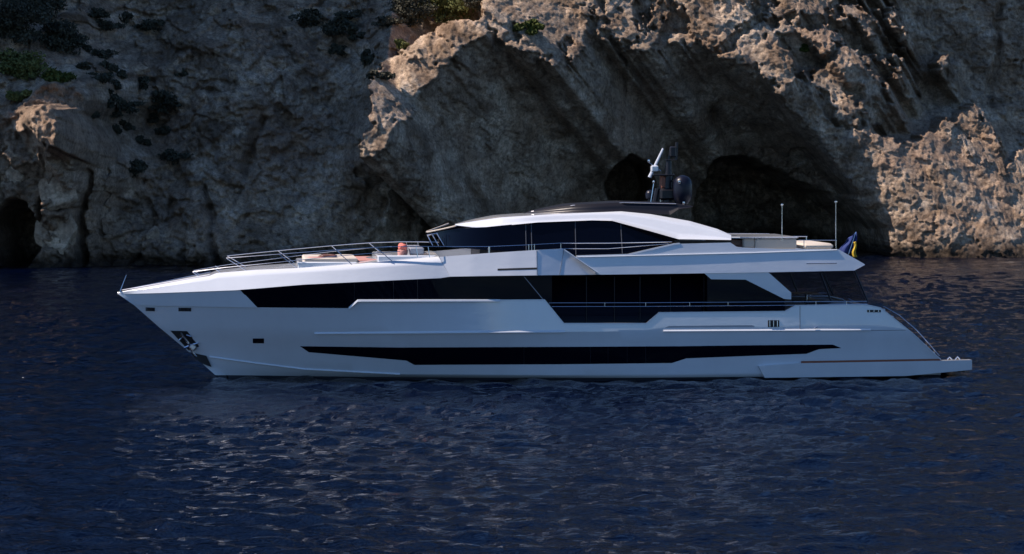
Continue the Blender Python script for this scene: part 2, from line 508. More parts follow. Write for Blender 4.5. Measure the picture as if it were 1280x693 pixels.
    # sweep down the sun's rays: lit rock stands out to the last grazing ray, unlit rock stays behind it
    k_l = 0.52; ta = math.tan(R(SUN_A)); te = math.tan(R(SUN_EL))
    rough = 0.5 + 0.5 * fbm(X / 1.6, Z / 1.2, 101, 4)
    step = 0.55 * fbm(X / 2.2, Z / 1.7, 131, 3) + 0.32 * (0.5 - (f2 - f1))
    S = Y[0].copy()
    G = np.full(len(xs), 60.0)
    for r in range(1, len(zs)):
        dz = zs[r - 1] - zs[r]; dx = dz / te
        S = np.interp(xs - dx, xs, S) + ta * dx
        G = np.interp(xs - dx, xs, G) + np.where(xs < -36, 5.0, 1.1) * math.hypot(dx, dz)
        free = (zs[r] > 34) | (xs < -49)
        y_lit = np.minimum(Y[r], np.maximum(S - k_l * dx, Y[r] - 13) )
        mm = S + 0.25 + 0.7 * rough[r]
        y_un = np.maximum(Y[r], mm); y_un = np.where(cave[r] > .05, y_un, np.minimum(y_un, mm + G))
        Y[r] = np.where(free, Y[r], np.where(lit[r], y_lit, y_un))
        S = np.minimum(S, Y[r]); G = np.where(lit[r], 0.0, G)
    k1, k2, kid = worley(X / 1.25 + .7 * fbm(X / .8, Z / .8, 141, 3), Z / 1.0 + .7 * fbm(X / .8, Z / .8, 142, 3), 143)
    sx_ = X * math.cos(.9) + Z * math.sin(.9); sz_ = Z * math.cos(.9) - X * math.sin(.9)
    h1, h2, hid = worley(sx_ / .5 + .9 * fbm(X / .5, Z / .5, 151, 2), sz_ / 1.3, 153)
    grain = ridged(sx_ / .9 + .4 * fbm(X, Z, 155, 2), sz_ / 3.2, 156, 4, .6)
    calm = np.clip(smooth_zone, 0, 1)
    amp = np.where(lit, .55, 1 - .5 * calm)
    Y += 0.16 * fbm(X / 0.8, Z / 0.7, 111, 4, .65) * amp + np.where(lit, 0.30 * step, 0)
    wu = .45 * fbm(X / 1.3, Z / 1.1, 161, 4, .6); wv = .45 * fbm(X / 1.3, Z / 1.1, 162, 4, .6)
    fa = facet(sx_ / 2.6 + wu, sz_ / 3.6 + wv, 163, 1.1); fb = facet(sx_ / 1.0 + wu * 2, sz_ / 1.5 + wv * 2, 164, 1.1); fc = facet(X / .45 + wv * 3, Z / .5 + wu * 3, 165, 1.0)
    fam = np.where(lit, .52, 1 - .45 * calm)
    Y += fam * (.75 * fa + .42 * fb + .16 * fc) - .35 * amp * (grain - .6) - .15 * amp * np.minimum(k2 - k1, .5)
    Y += rub * amp * (.9 * kid * cid)
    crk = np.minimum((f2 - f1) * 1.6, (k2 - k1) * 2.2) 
    soil_crack_shade = np.clip(.45 * sstep(.20, .02, crk) * (vnoise(X / 4, Z / 3, 171) > .45) + sstep(-.05, .35, fbm(X / 5, Z / 2.6, 172, 5, .62)) * (.25 + .55 * rub), 0, .9)  # soil patches, plus crevice shade painted along the cracks
    blk = np.clip(.35 * cid + .2 * kid + .3 * (fb + .5) + .15 * (fc + .5), 0, 1)
    # no crevice deeper than a couple of metres outside the caves
    jj = np.arange(len(xs)); fine_c = (xs > 12) & (xs < 60)
    cs_ = np.cumsum(np.pad(Y, ((0, 0), (1, 0)), mode='edge'), axis=1); hw = 34
    a0 = np.clip(jj - hw, 0, len(xs) - 1); a1 = np.clip(jj + hw, 0, len(xs) - 1)
    bl = (cs_[:, a1 + 1] - cs_[:, a0]) / (a1 + 1 - a0)
    lim = (cave < .02) & fine_c[None, :] & (Z < 32) & ~((px < 1090) & (py > 185))
    Y = np.where(lim & (Y > bl + .9), bl + .9 + (Y - bl - .9) * .3, Y)
    # soften the stair of cells a little
    for _ in range(1):
        Y[1:-1, 1:-1] = 0.5 * Y[1:-1, 1:-1] + 0.125 * (Y[:-2, 1:-1] + Y[2:, 1:-1] + Y[1:-1, :-2] + Y[1:-1, 2:])
    CL['blk'] = blk; CL['soil_crack_shade'] = soil_crack_shade; CL['xs'] = xs; CL['zs'] = zs; CL['Y'] = Y
    # carry the top row up an added, unseen slope
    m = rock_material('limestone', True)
    # unseen mountain slope added behind the cliff to darken the sea's reflections
    X = np.vstack([X[:1], X[:1], X]); Z = np.vstack([Z[:1] * 0 + 270, Z[:1] + 34, Z]); Y = np.vstack([Y[:1] + 320, Y[:1] + 40, Y])
    pad2 = lambda a: np.vstack([a[:1], a[:1], a])
    o = grid_mesh('cliff', X, Y, Z, m, {'blk': pad2(blk), 'soil_crack_shade': pad2(soil_crack_shade)})
    tag(o, 'limestone cliff rising from the sea behind the yacht, with caves and shaded walls', kind='structure')
    return m
make_cliff()
ROCK = rock_material('boulder_limestone', False)
def cliff_at(px, py):
    xs, zs, Yg = CL['xs'], CL['zs'], CL['Y']
    D = 215.0
    while D < 330:
        x, z = unp(px, py, D)
        j = int(np.argmin(np.abs(xs - x))); i = int(np.argmin(np.abs(zs - z)))
        if Yg[i, j] <= D:
            return x, float(Yg[i, j]), z
        D += 0.2
    return x, 260.0, z

# ================================================================== YACHT
PSI = R(6.0)
B = 3.75
OX, OY = 0.0, 110.0 + B
yacht = empty('motor_yacht', (OX, OY, 0), PSI)
tag(yacht, 'long white motor yacht with dark windows moored side on below the cliff', 'yacht')
cp, sp = math.cos(PSI), math.sin(PSI)
def uz(px, py, v):
    dx = (px - 640) / F; dz = -(py - HZ) / F
    t = (v + OX * sp - OY * cp) / (dx * sp - cp)
    return (t * dx - OX) * cp + (t - OY) * sp, H + t * dz
def P3(px, py, vf):
    """photo point on the yacht's side surface vf(u, z) -> local (x, y, z), near side y<0"""
    if not callable(vf):
        u, z = uz(px, py, vf); return (u, -vf, z)
    v = 3.0
    for _ in range(12):
        u, z = uz(px, py, v); v = 0.5 * v + 0.5 * max(vf(u, z), 0.0)
    u, z = uz(px, py, v)
    return (u, -v, z)
stem = sorted([(uz(a, b, 0.0)[::-1]) for a, b in [(147,366),(168,382),(198,408.5),(235,439),(257,457.7),(271,470.5),(290,480)]])
SZ = [a for a, b in stem]; SU = [b for a, b in stem]
def hb(u, z):
    us = float(np.interp(z, SZ, SU))
    k = min(max(z / 4.0, -0.2), 1.1)
    Le = 19.5 - 5.5 * k
    w = min(max((u - us) / Le, 0), 1)
    bm = 3.45 + 0.30 * min(1, max(0, z) / 2.0)
    e = 1.75 + 0.35 * k
    b = bm * (1 - (1 - w) ** e)
    if u > 10: b -= 0.25 * ((u - 10) / 10) ** 2
    return b
def off(vf, d):
    return lambda u, z: vf(u, z) + d
def pl(poly, px):
    xs = [p[0] for p in poly]; return min(max(px, xs[0]), xs[-1]), float(np.interp(px, xs, [p[1] for p in poly]))
def cols(polys, step=8):
    s = set()
    lo = min(p[0][0] for p in polys); hi = max(p[-1][0] for p in polys)
    for p in polys:
        s |= {q[0] for q in p}
    n = max(1, int((hi - lo) / step)); s |= {lo + (hi - lo) * k / n for k in range(n + 1)}
    s = sorted(s); out = [s[0]]
    for a in s[1:]:
        if a - out[-1] > 0.3: out.append(a)
    return out
def band(name, top, bot, m, vtop, vbot=None, parent=yacht, thick=0.05, rows=1, mirror=True, smooth=25, step=8, cap_top=None, cap_bot=None, mb=None):
    """side panel between two photo polylines, standing on the side surface; both sides of the boat"""
    vbot = vbot or vtop
    cs = cols([top, bot], step); M = mb or MB()
    outer = []
    for c in cs:
        a = P3(*pl(top, c), vtop); b = P3(*pl(bot, c), vbot)
        outer.append([tuple(a[i] + (b[i] - a[i]) * r / rows for i in range(3)) for r in range(rows + 1)])
    def ring(side):
        vs = []; n = rows + 1
        for cpts in outer:
            for (x, y, z) in cpts: vs.append((x, y * side, z))
        for cpts in outer:
            for (x, y, z) in cpts:
                vs.append((x, min(y + thick, 0) * side, z))
        nc = len(outer); K = nc * n; fs = []
        for i in range(nc - 1):
            for r in range(rows):
                a = i * n + r
                fs.append((a, a + 1, a + n + 1, a + n)); fs.append((K + a, K + a + n, K + a + n + 1, K + a + 1))
            fs.append((i * n, i * n + n, K + i * n + n, K + i * n))
            a = i * n + rows
            fs.append((a, K + a, K + a + n, a + n))
        for i in (0, nc - 1):
            for r in range(rows):
                a = i * n + r
                fs.append((a, K + a, K + a + 1, a + 1))
        M.add(vs, fs)
    ring(1)
    caps = cap_top is not None or cap_bot is not None
    if mirror and not caps and not mb:
        near = M.build(name, m, parent, smooth); M = MB(); ring(-1)
        M.build(name, m, parent, smooth); return near
    if mirror: ring(-1)
    for which, crown in ((0, cap_top), (rows, cap_bot)):
        if crown is None: continue
        vs = []; ns = 8
        for cpts in outer:
            x, y, z = cpts[which]
            for k in range(ns + 1):
                f = k / ns; yy = y * (1 - 2 * f)
                vs.append((x, yy, z + crown * (1 - (2 * f - 1) ** 2) * abs(y) / 3.0))
        fs = []
        for i in range(len(outer) - 1):
            for k in range(ns):
                a = i * (ns + 1) + k; fs.append((a, a + 1, a + ns + 2, a + ns + 1))
        M.add(vs, fs)
    if mb: return None
    return M.build(name, m, parent, smooth)
def rod(name, pts, vf, r, m, parent=yacht, mirror=True, mb=None):
    M = mb or MB(); p = [P3(a, b, vf) for a, b in pts]
    M.tube(p, r, 6)
    if mb: return None
    near = M.build(name, m, parent, 40)
    if mirror: MB().tube([(x, -y, z) for x, y, z in p], r, 6).build(name, m, parent, 40)
    return near

# ---- hull
H0 = [(168,382),(320,384.5),(435,385.5),(447,376),(681,375),(705,404.5),(808,404.5),(824,391),(981,389.5),(994.6,382),(1083,381),(1101,385),(1140,416),(1176,449.5)]
HK = [(198,408.5),(247,413),(393,416.5),(706,415),(1088,412.5),(1176,412)]
HC = [(235,439),(257,444.5),(320,453),(380,461),(500,468),(700,469),(1000,464.5),(1176,462)]
HW = [(269,469),(300,473),(371,478.5),(520,479),(680,478),(800,475.5),(940,473),(1132,470),(1176,469)]
def make_hull():
    rows = []
    brk = sorted(set([p[0] for p in H0 + HK + HC + HW if p[0] > 330] + list(np.arange(330, 1176, 9))))
    def rowpts(poly, vf):
        s0 = poly[0][0]; out = []
        for k in range(20):
            px = s0 + (330 - s0) * (k / 20) ** 1.25; out.append((px, pl(poly, px)[1]))
        for px in brk: out.append((px, pl(poly, px)[1]))
        return out
    base = [rowpts(H0, None), rowpts(HK, None), rowpts(HC, None), rowpts(HW, None)]
    offs = [None, 0.05, -0.05, -0.12]
    hA = lambda u, z: hb(u, z) + 0.05 - 0.07 * max(z - 2.25, 0)
    top = base[0]
    R3 = []
    for ri, (row, of) in enumerate(zip(base, offs)):
        pts = []
        for c, (px, py) in enumerate(row):
            if c >= 20: py = max(py, top[c][1] + 0.05 * ri)
            p = P3(px, py, hA if of is None else off(hb, of if c > 0 else 0))
            if c == 0: p = (p[0], 0.0, p[2])
            if ri == 3: p = (p[0], p[1], max(p[2], 0.13))
            pts.append(p)
        R3.append(pts)
    # subdivide rows with slight convexity
    full = []
    for i in range(3):
        for k in range(4):
            f = k / 4; row = []
            for c in range(len(top)):
                a, b = R3[i][c], R3[i + 1][c]
                p = [a[j] + (b[j] - a[j]) * f for j in range(3)]
                bul = [0.0, -0.04, 0.03][i] * 4 * f * (1 - f) * min(1, c / 12)
                p[1] -= bul
                row.append(tuple(p))
            full.append(row)
    full.append(R3[3])
    M = MB(); n = len(top)
    for side in (1, -1):
        vs = [(x, y * side, z) for row in full for (x, y, z) in row]
        fs = [(r * n + c, r * n + c + 1, (r + 1) * n + c + 1, (r + 1) * n + c) for r in range(len(full) - 1) for c in range(n - 1)]
        M.add(vs, fs)
    # transom closes the stern, sloping with the quarter
    vs = []; fs = []
    edge = [full[r][n - 1] for r in range(len(full))]
    for (x, y, z) in edge: vs += [(x, y, z), (x, -y, z)]
    for r in range(len(edge) - 1): fs.append((2 * r, 2 * r + 1, 2 * r + 3, 2 * r + 2))
    M.add(vs, fs)
    hull = M.build('hull', WHITE, yacht, 18)
    # inner bulwark and deck closing
    M = MB(); dk = [c for c in range(n) if top[c][0] > 682]
    vs = []; fs = []
    for c in dk:
        x, y, z = R3[0][c]; zd = min(z - 0.03, 2.55)
        vs += [(x, y + .12, z), (x, y + .12, zd), (x, -y - .12, zd), (x, -y - .12, z)]
    for k in range(len(dk) - 1):
        a = 4 * k
        fs += [(a + 1, a + 5, a + 6, a + 2)]
        fs += [(a, a + 4, a + 5, a + 1), (a + 2, a + 6, a + 7, a + 3)]
    M.add(vs, fs); M.build('main_deck', TEAK, yacht)
    # bulwark cap
    M = MB(); vs = []; fs = []
    for c in range(n):
        x, y, z = R3[0][c]
        if top[c][0] < 440 : continue
        vs += [(x, y - .012, z + .02), (x, y + .14, z + .02), (x, y + .14, z - .03), (x, y - .012, z - .03)]
    q = len(vs) // 4
    for side in (1, -1):
        M = MB(); M.add([(x, y * side, z) for x, y, z in vs], [(4 * k + i, 4 * k + (i + 1) % 4, 4 * k + 4 + (i + 1) % 4, 4 * k + 4 + i) for k in range(q - 1) for i in range(4)] + [(0, 1, 2, 3), (4 * q - 4, 4 * q - 3, 4 * q - 2, 4 * q - 1)])
        M.build('bulwark_cap', WHITE, yacht, 30)
    # antifouling below the white
    M = MB(); lo = R3[3]
    for side in (1, -1):
        vs = []
        for k in (0, 1):
            for i, (x, y, z) in enumerate(lo):
                ins = 0.02 if k == 0 else 0.35
                vs.append((x + (0.0 if k == 0 else 0.9 * math.exp(-i / 6)), min(y + ins, 0) * side, z if k == 0 else -0.9))
        M.add(vs, [(c, c + 1, n + c + 1, n + c) for c in range(n - 1)])
    M.build('boot_stripe', BOOT, yacht, 30)
    return R3
HR = make_hull()

# rub rail along the main knuckle
def ledge(name, pts, vf, h, d, m, mb=None):
    for side in (1, -1):
        M = MB(); vs = []
        for a, b in pts:
            x, y, z = P3(a, b, vf)
            vs += [(x, (y + .03) * side, z + h / 2), (x, (y - d * .5) * side, z + h / 2 ), (x, (y - d) * side, z - h * .1), (x, (y - d) * side, z - h * .35), (x, (y + .03) * side, z - h / 2)]
        q = len(pts); n = 5
        M.add(vs, [(n * k + i, n * k + (i + 1) % n, n * k + n + (i + 1) % n, n * k + n + i) for k in range(q - 1) for i in range(n)] + [tuple(range(n)), tuple(range(n * q - n, n * q))])
        M.build(name, m, yacht, 30)
def resample(poly, step=12):
    return [pl(poly, c) for c in cols([poly], step)]
ledge('rub_rail', resample([(393,416.5),(706,414.5)]), hb, 0.13, 0.11, WHITE)
ledge('rub_rail', resample([(829,413.8),(1088,412.2)]), hb, 0.10, 0.10, WHITE)
band('rail_seam', resample([(706,415.2),(829,414.2)]), resample([(706,416.2),(829,415.2)]), SEAM, off(hb, .035), thick=.03)
band('rail_seam', resample([(1088,412.4),(1136,412.0)]), resample([(1088,413.6),(1136,413.2)]), SEAM, off(hb, .045), thick=.03)
band('boarding_slot', [(829,411),(836,407.5),(940,406.6),(943,408)], [(829,411.5),(943,410.5)], GREY, off(hb, .04), thick=.05)
# lower chine strake
ledge('spray_chine', resample([(262,446),(320,454),(380,461.5),(500,467.8)]), off(hb, -0.035), 0.07, 0.06, WHITE)

# ---- bow bulwark (upper topsides) and upper band
K1 = [(147,368),(200,366.5),(295,363),(380,356),(551,347.8),(563,346)]
def leanv(u, z):
    return hb(u, z)
band('bow_topside', [(147,367),(200,366.5),(295,363),(301,363)], [(150,369.5),(168,382),(322,384.8)], WHITE, off(hb, -0.14), off(hb, 0.03), thick=0.08, rows=3, smooth=20, step=5)
uA0, uA1 = uz(147, 366, 0)[0], uz(556, 330, 3.6)[0]
def vA(u, z):
    zb = 3.95 + 0.95 * min(max((u - uA0) / (uA1 - uA0), 0), 1)
    f = min(max((u - uA0) / (uA1 - uA0), 0), 1)
    ln = 0.95 - 0.55 * f + 0.0
    tp = 0.08 * min(max((u - uA1 + 4.0) / 4.0, 0), 1) ** 2
    return max(hb(u, min(z, 4.3)) - 0.10 - ln * max(z - zb, 0) - tp, 0.0)
TOPA = [(147,365.5),(190,357.5),(240,348.5),(262,345),(271,341.5),(320,337.5),(372,335.3),(446,330),(526,323),(548,320.8)]
band('foredeck_side', TOPA, K1, WHITE, vA, thick=0.08, rows=3, step=6, smooth=20, cap_top=0.10)
# thin toe rail on the sheer
rod('toe_rail', [(152,363),(200,354.5),(262,343.5)], off(vA, -0.1), 0.02, STEEL)

# ---- upper windows (forward)
def vW(u, z): return max(hb(u, min(z, 4.2)) - 0.09, 0)
WT = [(300,362.5),(380,356.3),(551,348),(565,346.3),(678,345),(690,344.8)]
WB = [(320,385),(435,386),(447,377),(681,376),(690,385)]
band('side_window', WT, WB, GLASS, vW, thick=0.05, rows=2, step=8, smooth=20)
for px in (443, 492, 522, 655):
    d = 0 if px < 600 else 24
    a = pl(WT, px)[1] + 0.6; b = pl(WB, px + d)[1] - 1.2
    M = MB(); rod('mullion', [(px, a), (px + d, b)], off(vW, 0.006), 0.016, BLACK, mb=M); M.build('mullion', GREY if d else BLACK, yacht)
# lip along the window foot
ledge('window_sill', resample([(436,385.6),(447,376.2),(625,376.0)], 8), off(hb, -.03), 0.12, 0.07, WHITE)

# ---- fold-out wing panel amidships
uB = [uz(p, 330, 3.7)[0] for p in (548, 590, 640, 671, 703, 752)]
def vB(u, z):
    return float(np.interp(u, uB, [3.46, 3.72, 3.90, 3.94, 3.66, 3.32])) - 0.28 * (z - 4.9)
BT = [(549,321.3),(611,316.6),(671,312.7),(705,311),(749,342.5)]
BB = [(563,346),(611,345.2),(671,344.4),(700,344),(749,343.6)]
band('wing_panel', BT, BB, WHITE, vB, thick=0.12, rows=2, step=5, smooth=14)
band('wing_slot', [(622,336),(671,334.6)], [(622,338.4),(671,337)], SLOT, off(vB, .008), thick=.04)
rod('wing_seam', [(671,313.4),(671.5,343.5)], off(vB, 0.004), 0.012, SEAM)
rod('wing_seam', [(705,311.5),(699.5,343.6)], off(vB, 0.004), 0.010, SEAM)
# ---- aft upper band
uC = uz(1081, 331, 3.6)[0]
def vC(u, z):
    b = 3.72 - 0.16 * max(z - 5.0, 0)
    if u > 12: b -= 0.35 * ((u - 12) / 7) ** 2
    return b
CT = [(706,310.8),(719,321),(784.5,319),(843,305.2),(913,303.4),(922,309.5),(975,311.3),(1048,311.8),(1081,330.5)]
CB = [(748,343.6),(883,341.8),(960,340.6),(1068,338.4),(1081,331.5)]
CM = [(720,321.3),(767,320.2),(940,316),(1050,312.2)]
band('upper_deck_side', CT, CB, WHITE, vC, thick=0.14, rows=3, step=7, smooth=20)
ledge('deck_knuckle', resample([(722,321.4),(767,320.4),(940,316.2),(1046,312.6)]), vC, 0.06, 0.045, WHITE)
band('coaming_trim', [(721,319.6),(784.5,317.8),(843,304.4),(850,303.8)], [(721,321.8),(784.5,320),(843,306.2),(850,305.4)], WHITE, off(vC, .02), thick=.2)
rod('side_handle', [(1008,329.6),(1046,329.2)], off(vC, .05), 0.02, STEEL)
rod('wing_brace', [(705,312.5),(750,343)], off(vC, .02), 0.03, WHITE)
# upper deck slab and soffit
M = MB()
cs = list(range(560, 1075, 12)); vs = []; fs = []
for c in cs:
    x, y, z = P3(c, float(np.interp(c, [560, 1075], [343.5, 336.5])), lambda u, z: (vB(u, z) if u < uB[5] else vC(u, z)) - .1)
    vs += [(x, y, z), (x, -y, z), (x, -y, z + .22), (x, y, z + .22)]
for k in range(len(cs) - 1):
    for i in range(4): fs.append((4 * k + i, 4 * k + (i + 1) % 4, 4 * k + 4 + (i + 1) % 4, 4 * k + 4 + i))
fs += [(0, 1, 2, 3), (4 * len(cs) - 4, 4 * len(cs) - 3, 4 * len(cs) - 2, 4 * len(cs) - 1)]
M.add(vs, fs); M.build('upper_deck', WHITE, yacht)

# ---- salon glass recessed on the main deck
def vS(u, z): return 2.95
band('salon_glass', [(676,344),(962,340.5)], [(676,412),(962,408.5)], GLASS, vS, thick=.06, rows=1, cap_top=0.0)
x0 = P3(676, 380, 2.95)[0]; x1 = P3(962, 380, 2.95)[0]
MB().box((x0, 0, 3.7), (0.06, 5.8, 2.4)).build('salon_bulkhead', BLACK, yacht)
MB().box((x1, 0, 3.7), (0.06, 5.8, 2.4)).build('aft_door_glass', GLASS, yacht)
for px in (733, 768, 800, 838, 880, 905):
    M = MB(); rod('m', [(px, 346), (px, 403)], 2.98, 0.022, BLACK, mb=M); M.build('salon_mullion', BLACK, yacht)
band('curtain', [(676,346),(684,346)], [(676,375),(684,375)], BEIGE, 3.03, thick=.04)
# wing support behind the salon glass
band('wing_support', [(880,341.5),(960,340.3),(989,366)], [(889,349.3),(932,349.8),(980,373.8),(989,374.6)], WHITE, off(vC, -.03), thick=0.18, rows=2, step=6, smooth=20)
band('support_glass', [(884,345),(889,349.6),(932,350),(981,374.5)], [(884,389),(981,388.5)], GLASS, off(vC, -.16), thick=.05)
# bulwark rails
for nm, y0 in (('bulwark_rail', 0.0), ('bulwark_rail', 4.6)):
    rod(nm, [(686 + y0 * .8, 379 + y0), (808, 378.8 + y0), (981, 377.6 + y0 * .95), (1084, 376.8 + y0 * .75)], off(hb, -0.10), 0.017, STEEL)
for px in (756, 807, 862, 910, 1020, 1058):
    b = min(pl(H0, px)[1], 384); t0 = float(np.interp(px, [686, 1084], [379, 376.8]))
    rod('rail_post', [(px, t0), (px, t0 + 4.6 if px < 990 else b)], off(hb, -0.10), 0.022, STEEL)
for px in (700, 735, 780): pass
# aft deck posts and tinted screens
rod('deck_post', [(1025,340),(1039,377)], off(vC, -.25), 0.045, BLACK)
rod('deck_post', [(1068,338),(1085,378)], off(vC, -.20), 0.045, BLACK)
band('aft_screen', [(963,341),(1066,339)], [(989,374),(990,379),(1083,378)], TINT, off(vC, -.3), thick=.015, mirror=False)
M = MB()
xa, _, za = P3(1060, 380, 2.0)
M.box((xa - .5, 0, 2.95), (0.9, 4.6, 0.85), bev=.08); M.build('aft_sofa', GREY, yacht)
M = MB(); xt, _, zt = P3(1008, 367, 0.0)
M.box((xt, 0, zt), (1.1, 1.8, .05), bev=.02); M.tube([(xt, 0, 2.55), (xt, 0, zt)], .06); M.build('aft_table', STEEL, yacht)

# ---- stern platform
ST = [(948,457.8),(1001,454.3),(1176,451.2),(1215,450.2)]
SB = [(956,472.6),(1132,470.2),(1205,463.5),(1215,462.3)]
def vP(u, z): return hb(min(u, 18), z) + 0.16 if u > 11 else hb(u, z) + .05
band('stern_platform', ST, SB, WHITE, vP, thick=0.45, rows=2, step=8, smooth=20, mirror=False)
xe = P3(1215, 455, vP)
zt_ = P3(1215, 451, vP)[2] - .42
MB().box((xe[0] - 1.9, .2, zt_ - .06), (3.5, abs(xe[1]) * 2 - .6, .16), bev=.03).build('swim_deck', TEAK, yacht)
band('teak_step', resample([(1002,451.8),(1176,448.8)]), resample([(1002,454.2),(1176,451.4)]), RUST, off(hb, .05), thick=.1)
rod('platform_cleat', [(1184,449.5),(1187,446.5),(1190,449.5)], off(vP, -.2), 0.03, STEEL)
rod('platform_cleat', [(1194,449.5),(1197,446),(1200,449.5)], off(vP, -.2), 0.03, STEEL)
# quarter handrail down the stern slope
rod('quarter_rail', [(1104,383),(1124,394),(1146,413),(1163,432),(1174,445)], off(hb, -.35), 0.02, STEEL)
# stair treads on the transom slope
for k in range(7):
    px = 1104 + k * 10.4; py = 386.5 + k * 9.0
    x, y, z = P3(px, py, off(hb, -.3)); 
    MB().box((x - .1, 0, z - .2), (.42, abs(y) * 2 - .1, .40)).build('stern_stair', WHITE, yacht)

# ---- lower hull window
LT = [(375,433),(500,434.6),(700,433.8),(850,433),(940,431.8),(1041,431),(1051,435)]
LB = [(375.5,433.4),(386,440.5),(508,451),(518,456.4),(700,455.6),(840,454),(858,448.2),(940,445),(1008,442.5),(1024,436.6),(1051,435.4)]
def hull_side(u, z):
    """outer hull skin (piecewise from the hull rows)"""
    v = []
    for row in HR:
        v.append((float(np.interp(u, [p[0] for p in row], [p[2] for p in row])), -float(np.interp(u, [p[0] for p in row], [p[1] for p in row]))))
    v.sort()
    zz = [a for a, b in v]; bb = [b for a, b in v]
    base = float(np.interp(z, zz, bb))
    k = int(np.searchsorted(zz, z))
    if 0 < k < len(zz):
        f = (z - zz[k - 1]) / max(zz[k] - zz[k - 1], 1e-6)
        bul = {1: 0.03, 2: -0.04, 3: 0.0}[k]
        base += bul * 4 * f * (1 - f)
    return base
band('hull_window', LT, LB, GLASS, off(hull_side, .012), thick=.06, rows=4, step=8, smooth=20)
for px in (655, 738, 760, 784, 807):
    M = MB(); rod('m', [(px, pl(LT, px)[1] + .8), (px, pl(LB, px)[1] - .8)], off(hull_side, 0.014), 0.014, BLACK, mb=M); M.build('window_divider', BLACK, yacht)
# ---- small hull fittings
def plate(name, x0, y0, x1, y1, m, d=.012, parent=yacht, sl=0.0):
    return band(name, [(x0, y0), (x1, y0 + sl)], [(x0 + .01, y1), (x1 + .01, y1 + sl)], m, off(hb if y0 < 380 else hull_side, d), thick=.06, step=4, parent=parent)
for (x0, y0, x1, y1, sl) in ((182,384.5,193.5,389,.3),(223,384.8,239,389.4,.2),(960,400.5,974,409,-.1),(1084,387.6,1101,390.6,0)):
    f = plate('vent', x0, y0, x1, y1, SLOT, .012, sl=sl)
    n = 3
    for k in range(n):
        xx = x0 + (x1 - x0) * (k + .5) / n
        rod('vent_bar', [(xx, y0 + .5), (xx, y1 - .5)], off(hull_side, .03), 0.018, STEEL, parent=f)
plate('porthole', 316, 423.3, 330, 429.4, GLASS)
for x in (371.5, 375.5):
    plate('drain', x, 471.5, x + 2.2, 474.3, SLOT)
rod('boarding_door_seam', [(1000,383),(1000,411)], off(hull_side, .004), 0.012, SEAM)
rod('deck_cleat', [(1018,411),(1022,408.5)], off(hull_side, .06), 0.025, STEEL)
# anchor pocket
band('anchor_pocket', [(213,413.6),(234,414.2),(249,433)], [(213.4,414.2),(236,438.5),(249,433.4)], SLOT, off(hull_side, .012), thick=.06, step=4)
band('anchor_pocket', [(237,440.5),(258,445),(264,458)], [(237.4,441.2),(251,454),(264,459)], SLOT, off(hull_side, .012), thick=.06, step=4)
M = MB()
q = lambda a, b, d=.10: P3(a, b, off(hull_side, d))
M.tube([q(226,416), q(233,426), q(243,437)], .05, 8)
M.tube([q(231,435), q(240,431), q(248,429)], .06, 8, .03)
M.tube([q(236,429,.16), q(240,440,.2), q(246,446,.16)], .07, 8, .02)
M.box(q(241,434,.16), (.32, .14, .26), ry=.7, bev=.05)
M.tube([q(229,421), q(224,426)], .04, 6); M.tube([q(233,419), q(239,421)], .035, 6)
M.build('anchor', STEEL, yacht, 40)
# bow staff
M = MB(); a = P3(150, 365, 0.0); b = P3(158, 344, 0.0)
M.tube([a, b], .022, 6, .012); M.build('bow_staff', STEEL, yacht)

# ---- wheelhouse
uh0 = uz(540, 300, 0.0)[0]
def nose(vmax, u0, ln, e=2.6):
    return lambda u: vmax * (1 - (1 - min(max((u - u0) / ln, 0), 1)) ** e) 
nw = nose(2.95, uh0 - .3, 3.2)
def vH(u, z): return max(nw(u) - 0.28 * (z - 6.0), 0.02)
GT = [(545,290.5),(575,285.5),(608,284),(672,277.5),(757,275),(765,275.5),(813,288.6),(849,299.5)]
GB = [(556,309),(600,312),(719,319.5),(784,317.8),(830,305.4),(849,304.2)]
band('wheelhouse_glass', GT, GB, GLASS, vH, thick=.06, rows=2, step=5, smooth=25)
for px, d in ((657, 1), (664, 1), (719, 1), (776, 2)):
    M = MB(); rod('m', [(px, pl(GT, px)[1] + .5), (px + d, pl(GB, px)[1] - 1)], off(vH, .006), 0.02, GREY, mb=M); M.build('window_pillar', SEAM, yacht)
nr = nose(2.85, uz(566, 281, 0)[0], 3.6, 2.4)
def vR(u, z): return max(nr(u) - 0.85 * (z - 7.0), 0.02)
RT = [(568.7,280.6),(600,275.6),(627.6,271.8),(700,267.5),(777,264.5),(813.6,268),(862.7,276.7),(897,286.5),(914,294)]
RB = [(569.5,281.8),(590,284.3),(608,285),(620,283.2),(672,278.2),(740,275.6),(765,276.2),(813.6,289.4),(848,299.2),(914,300.2)]
band('roof', RT, RB, WHITE, vR, thick=.1, rows=3, step=5, smooth=20, cap_top=0.06, cap_bot=0.0)
# visor over the windscreen
rod('windscreen_visor', [(534,290.4),(552,286.8),(570,282.6)], lambda u, z: max(nw(u), .25), 0.035, CREAM)
# windscreen wipers
for k in range(3):
    rod('wiper', [(534 + k * 6, 293.5 - k), (541 + k * 7, 307)], lambda u, z: max(nw(u + .5) * .6 + .3, .4), 0.022, STEEL, mirror=False)
M = MB(); rod('m', [(534, 294), (546, 292)], 1.5, 0.03, STEEL, mirror=False, mb=M); M.build('wiper_motor', STEEL, yacht)
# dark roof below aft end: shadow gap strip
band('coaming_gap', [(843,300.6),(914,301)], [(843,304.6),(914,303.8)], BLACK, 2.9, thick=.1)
# wheelhouse interior bulk (keeps light out)
a = P3(600, 300, 2.4); b = P3(845, 302, 2.4)
MB().box(((a[0] + b[0]) / 2, 0, 5.95), (b[0] - a[0], 4.6, 1.0)).build('wheelhouse_core', BLACK, yacht)
